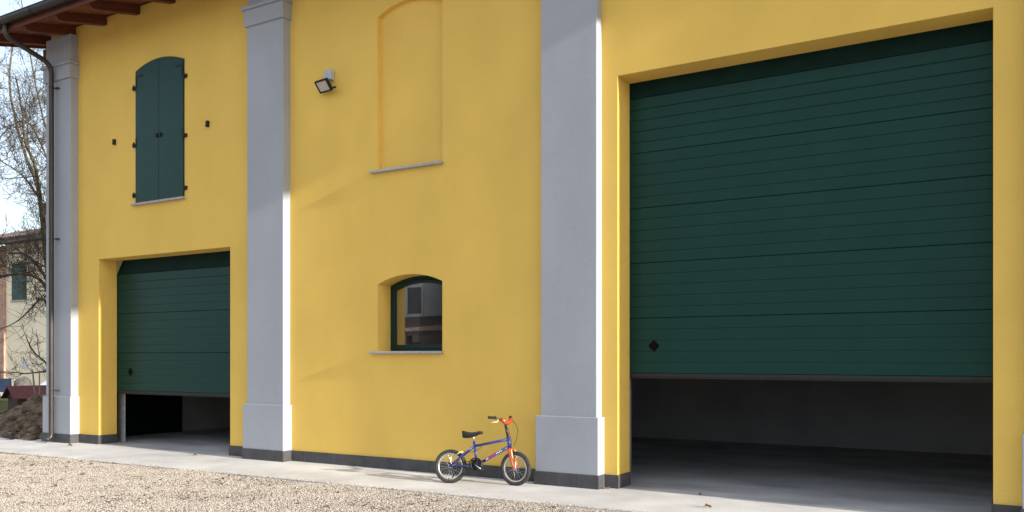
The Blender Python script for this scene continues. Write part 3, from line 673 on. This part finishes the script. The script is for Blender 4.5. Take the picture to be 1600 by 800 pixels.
tree('bare_tree', 'bare lichened tree with arching limbs behind the building corner', [
    ([B0, (-24.15, 4.85, 1.2), (-24.2, 4.81, 2.3), (-24.3, 4.8, 4.0), (-24.0, 4.9, 7.)], 0.118, 0.060, 3),
    ([(-24.2, 4.81, 2.3), (-24.79, 4.91, 4.01), (-25.43, 5.0, 6.53), (-26.12, 5.05, 7.58), (-26.81, 5.1, 8.85), (-27.38, 5.22, 10.16), (-27.7, 5.5, 11.7)], 0.068, 0.022, 3),
    ([(-24.2, 4.81, 2.67), (-24.09, 4.4, 3.66), (-24.16, 3.89, 3.93), (-24.36, 3.3, 3.82)], 0.062, 0.026, 3),
    ([(-24.24, 4.78, 3.4), (-25.0, 4.79, 4.2), (-25.76, 4.8, 4.66), (-26.57, 4.78, 4.76)], 0.050, 0.022, 3),
    ([(-24.3, 4.8, 4.0), (-24.15, 4.37, 5.75), (-23.93, 4.03, 6.94), (-23.76, 3.67, 7.47), (-23.44, 3.4, 8.15), (-23.18, 3.08, 9.06)], 0.056, 0.019, 3),
    ([(-24.2, 4.81, 1.93), (-24.87, 4.86, 3.26), (-25.59, 4.9, 3.09), (-26.32, 4.93, 2.73), (-27.23, 4.85, 2.45)], 0.034, 0.011, 2),
    ([(-24.24, 4.78, 5.5), (-24.56, 4.12, 6.67), (-24.77, 3.52, 7.12)], 0.031, 0.015, 3),
    ([(-24.2, 4.9, 6.5), (-24.33, 4.26, 8.03), (-24.31, 3.8, 8.2), (-24.36, 3.3, 7.65)], 0.031, 0.015, 3),
    ([(-24.1, 4.9, 6.), (-23.2, 5.6, 8.0), (-22.6, 6.3, 10.2)], 0.050, 0.015, 2),
], 11, 3, dens=1.36)
tree('bare_tree', 'farther bare tree with dense upright twigs above the gutter', [
    ([(-32.25, 10.50, -.1), (-32.05, 10.60, 4), (-32.35, 10.50, 8), (-32.15, 10.80, 12)], 0.136, 0.068, 2),
    ([(-32.15, 10.60, 6), (-32.75, 11.00, 10), (-32.45, 11.60, 15.5)], 0.062, 0.015, 3),
    ([(-32.25, 10.50, 7), (-31.35, 11.00, 11), (-30.75, 11.80, 16)], 0.062, 0.015, 3),
    ([(-32.15, 10.80, 10), (-31.95, 11.00, 14), (-31.75, 11.00, 18)], 0.050, 0.015, 3),
    ([(-32.25, 10.50, 8), (-33.35, 9.80, 11), (-33.95, 9.20, 16)], 0.056, 0.015, 3),
    ([(-32.25, 10.50, 9), (-30.15, 11.20, 12.5), (-29.15, 12.00, 16.5)], 0.056, 0.015, 3),
    ([(-32.05, 10.60, 5), (-31.65, 9.60, 8), (-30.95, 8.80, 11)], 0.050, 0.015, 3),
    ([(-32.05, 10.60, 4.5), (-33.05, 10.90, 7), (-34.25, 10.90, 8.5)], 0.050, 0.015, 3),
], 23, 3, dens=1.42)

# ------------------------------------------------------------------ house across the yard (seen mirrored in the arched window)
oh = tag(empty('opposite_house', (-27, -27, 0), R(8)), 'grey house with tiled porch mirrored in the arched window pane', 'house')
MB().box(-11, 11, -8, 0, -.2, 8.2).build('wall', 'fargrey', oh)
MB().xprism([(-8.6, 8.1), (.6, 8.1), (-4, 10.2)], -11.5, 11.5).build('roof', 'roof', oh)
for x in (-8.5, -5.2, -1.9, 1.4, 4.7, 8.0):
    for z in (1.0, 4.0):
        wd = MB().box(x - .55, x + .55, .002, .05, z, z + 1.4).build('window', 'farglass', oh)
        MB().box(x - .65, x - .552, .002, .09, z - .08, z + 1.5).box(x + .552, x + .65, .002, .09, z - .08, z + 1.5).build('window_frame', 'fargrey', wd)
pr = MB().xprism([(.01, 3.55), (2.6, 2.7), (2.6, 2.82), (.01, 3.72)], -7, 3).build('porch_roof', 'far_roof', oh)
for x in (-6.6, -3.3, 0, 2.6): MB().box(x - .1, x + .1, 2.2, 2.4, -.2, 2.78).build('post', 'kennelwood', oh)
te2 = MB().tube([(0, .02, 3.75), (0, 2.64, 2.86)], .08, 8).build('roof_tile', 'far_roof', pr); te2.location.x = -6.9
for k in range(1, 40): c = link_copy(te2, 'roof_tile', pr); c.location.x = -6.9 + k*.25

# ------------------------------------------------------------------ gravel: single pebbles where the photograph shows them
def gravel():
    rng = np.random.default_rng(5)
    n = 520000; xs = rng.uniform(-20.5, -1., n); ys = rng.uniform(-6.6, -1.2, n)
    ey = -1.62 + .024*(xs + 15.2)
    c, s = math.cos(R(31.0765)), math.sin(R(31.0765))
    zc = (ys + 9.8)*c - xs*s; xc = xs*c + (ys + 9.8)*s
    px = 800 + 1350*xc/zc; py = 558 + 1350*1.66/zc
    spill = ys - ey < rng.exponential(.035, n) * (rng.random(n) < .5) - .004
    out_ = np.maximum(0, np.maximum.reduce([(py - 840)/130, (-70 - px)/200, (px - 1050)/150]))
    keep = spill & (rng.random(n) > out_*1.6)
    xs, ys = xs[keep], ys[keep]; n = len(xs)
    iv = np.array([(1,0,0),(0,1,0),(-1,0,0),(0,-1,0),(.35,.3,.8),(-.35,-.25,.85),(0,0,-1)], float)
    it = np.array([(0,1,4),(1,2,5),(1,5,4),(2,3,5),(3,0,4),(3,4,5),(1,0,6),(2,1,6),(3,2,6),(0,3,6)]); nv = len(iv)
    r = rng.uniform(.0045, .0095, n) * np.where(rng.random(n) < .05, 1.6, 1)
    sc = np.stack([r*rng.uniform(.9, 1.5, n), r*rng.uniform(.75, 1.1, n), r*rng.uniform(.42, .75, n)], 1)
    a = rng.uniform(0, 2*np.pi, n); ti = rng.normal(0, .28, n)
    v = iv[None]*(1 + rng.uniform(-.22, .22, (n, nv, 1))) * sc[:, None]
    x, y, z = v[..., 0], v[..., 1], v[..., 2]
    x, z = x*np.cos(ti)[:, None] - z*np.sin(ti)[:, None], x*np.sin(ti)[:, None] + z*np.cos(ti)[:, None]
    X_ = x*np.cos(a)[:, None] - y*np.sin(a)[:, None] + xs[:, None]; Y_ = x*np.sin(a)[:, None] + y*np.cos(a)[:, None] + ys[:, None]
    on = ys > -1.62 + .024*(xs + 15.2) - .01
    und = .012*np.sin(xs*2.1 + ys*1.3) + .010*np.sin(xs*4.7 - ys*3.9)
    Z_ = z + (-.046 + und*.7 + rng.uniform(0, .008, n))[:, None]
    Z_ = np.where(on[:, None], z + (-.030 + r*.45)[:, None], Z_)
    vv = np.stack([X_, Y_, Z_], -1).reshape(-1, 3); ff = (it[None] + (np.arange(n)*nv)[:, None, None]).reshape(-1, 3)
    me = bpy.data.meshes.new('gravel'); me.vertices.add(len(vv)); me.vertices.foreach_set('co', vv.ravel())
    me.loops.add(ff.size); me.loops.foreach_set('vertex_index', ff.ravel().astype(np.int32))
    me.polygons.add(len(ff)); me.polygons.foreach_set('loop_start', np.arange(0, ff.size, 3, dtype=np.int32)); me.polygons.foreach_set('loop_total', np.full(len(ff), 3, dtype=np.int32))
    at = me.attributes.new('stone', 'FLOAT', 'FACE'); dk = np.clip(np.sin(xs*1.7 + 2*np.sin(ys*1.1)) * np.sin(ys*2.3 + 1.5*np.sin(xs*.9)) * .5 + .5*np.sin(xs*5.1 + ys*3.3)*np.sin(ys*6.3 - xs*2.2), 0, 1); col = np.clip(rng.beta(2.4, 1.9, n) - (rng.random(n) < .75*dk) * rng.uniform(.1, .5, n), 0, 1); at.data.foreach_set('value', np.repeat(col, len(it)).astype(np.float32))
    me.update(); me.validate(); me.materials.append(M['pebble'])
    o = bpy.data.objects.new('gravel', me); C.objects.link(o); tag(o, 'loose pale beige gravel along the pavement edge', 'gravel', kind='stuff')
    print('pebbles', n, 'tris', len(ff))
gravel()
def litter():                                   # bits of twig and leaf among the pebbles, too small to count
    rnd = random.Random(9); m = MB()
    c, s_ = math.cos(R(31.0765)), math.sin(R(31.0765)); k = 0
    while k < 900:
        x, y = rnd.uniform(-17, -3), rnd.uniform(-5.6, -1.5)
        if y > edge_y(x) - .02 or rnd.random() > .25 + .75*max(0, math.sin(x*1.7 + 2*math.sin(y*1.1))*math.sin(y*2.3)): continue
        k += 1; a = rnd.uniform(0, 6.28); z = -.028 + rnd.uniform(0, .006)
        if rnd.random() < .45:
            L = rnd.uniform(.03, .11); m.tube([(x, y, z), (x + L*.5*math.cos(a), y + L*.5*math.sin(a), z + .008), (x + L*math.cos(a + .3), y + L*math.sin(a + .3), z)], rnd.uniform(.0018, .0035), 4)
        else:
            L = rnd.uniform(.02, .045); u = Vector((math.cos(a), math.sin(a), rnd.uniform(-.2, .4)))*L; v_ = Vector((-math.sin(a), math.cos(a), rnd.uniform(-.1, .5)))*L*.5; p = Vector((x, y, z))
            m.add([p - u, p - v_, p + u + Vector((0, 0, .006)), p + v_], [(0, 1, 2), (0, 2, 3)])
    o = m.build('leaf_litter', 'litter'); tag(o, 'scattered brown twigs and leaf bits lying on the gravel', 'litter', kind='stuff')
litter()
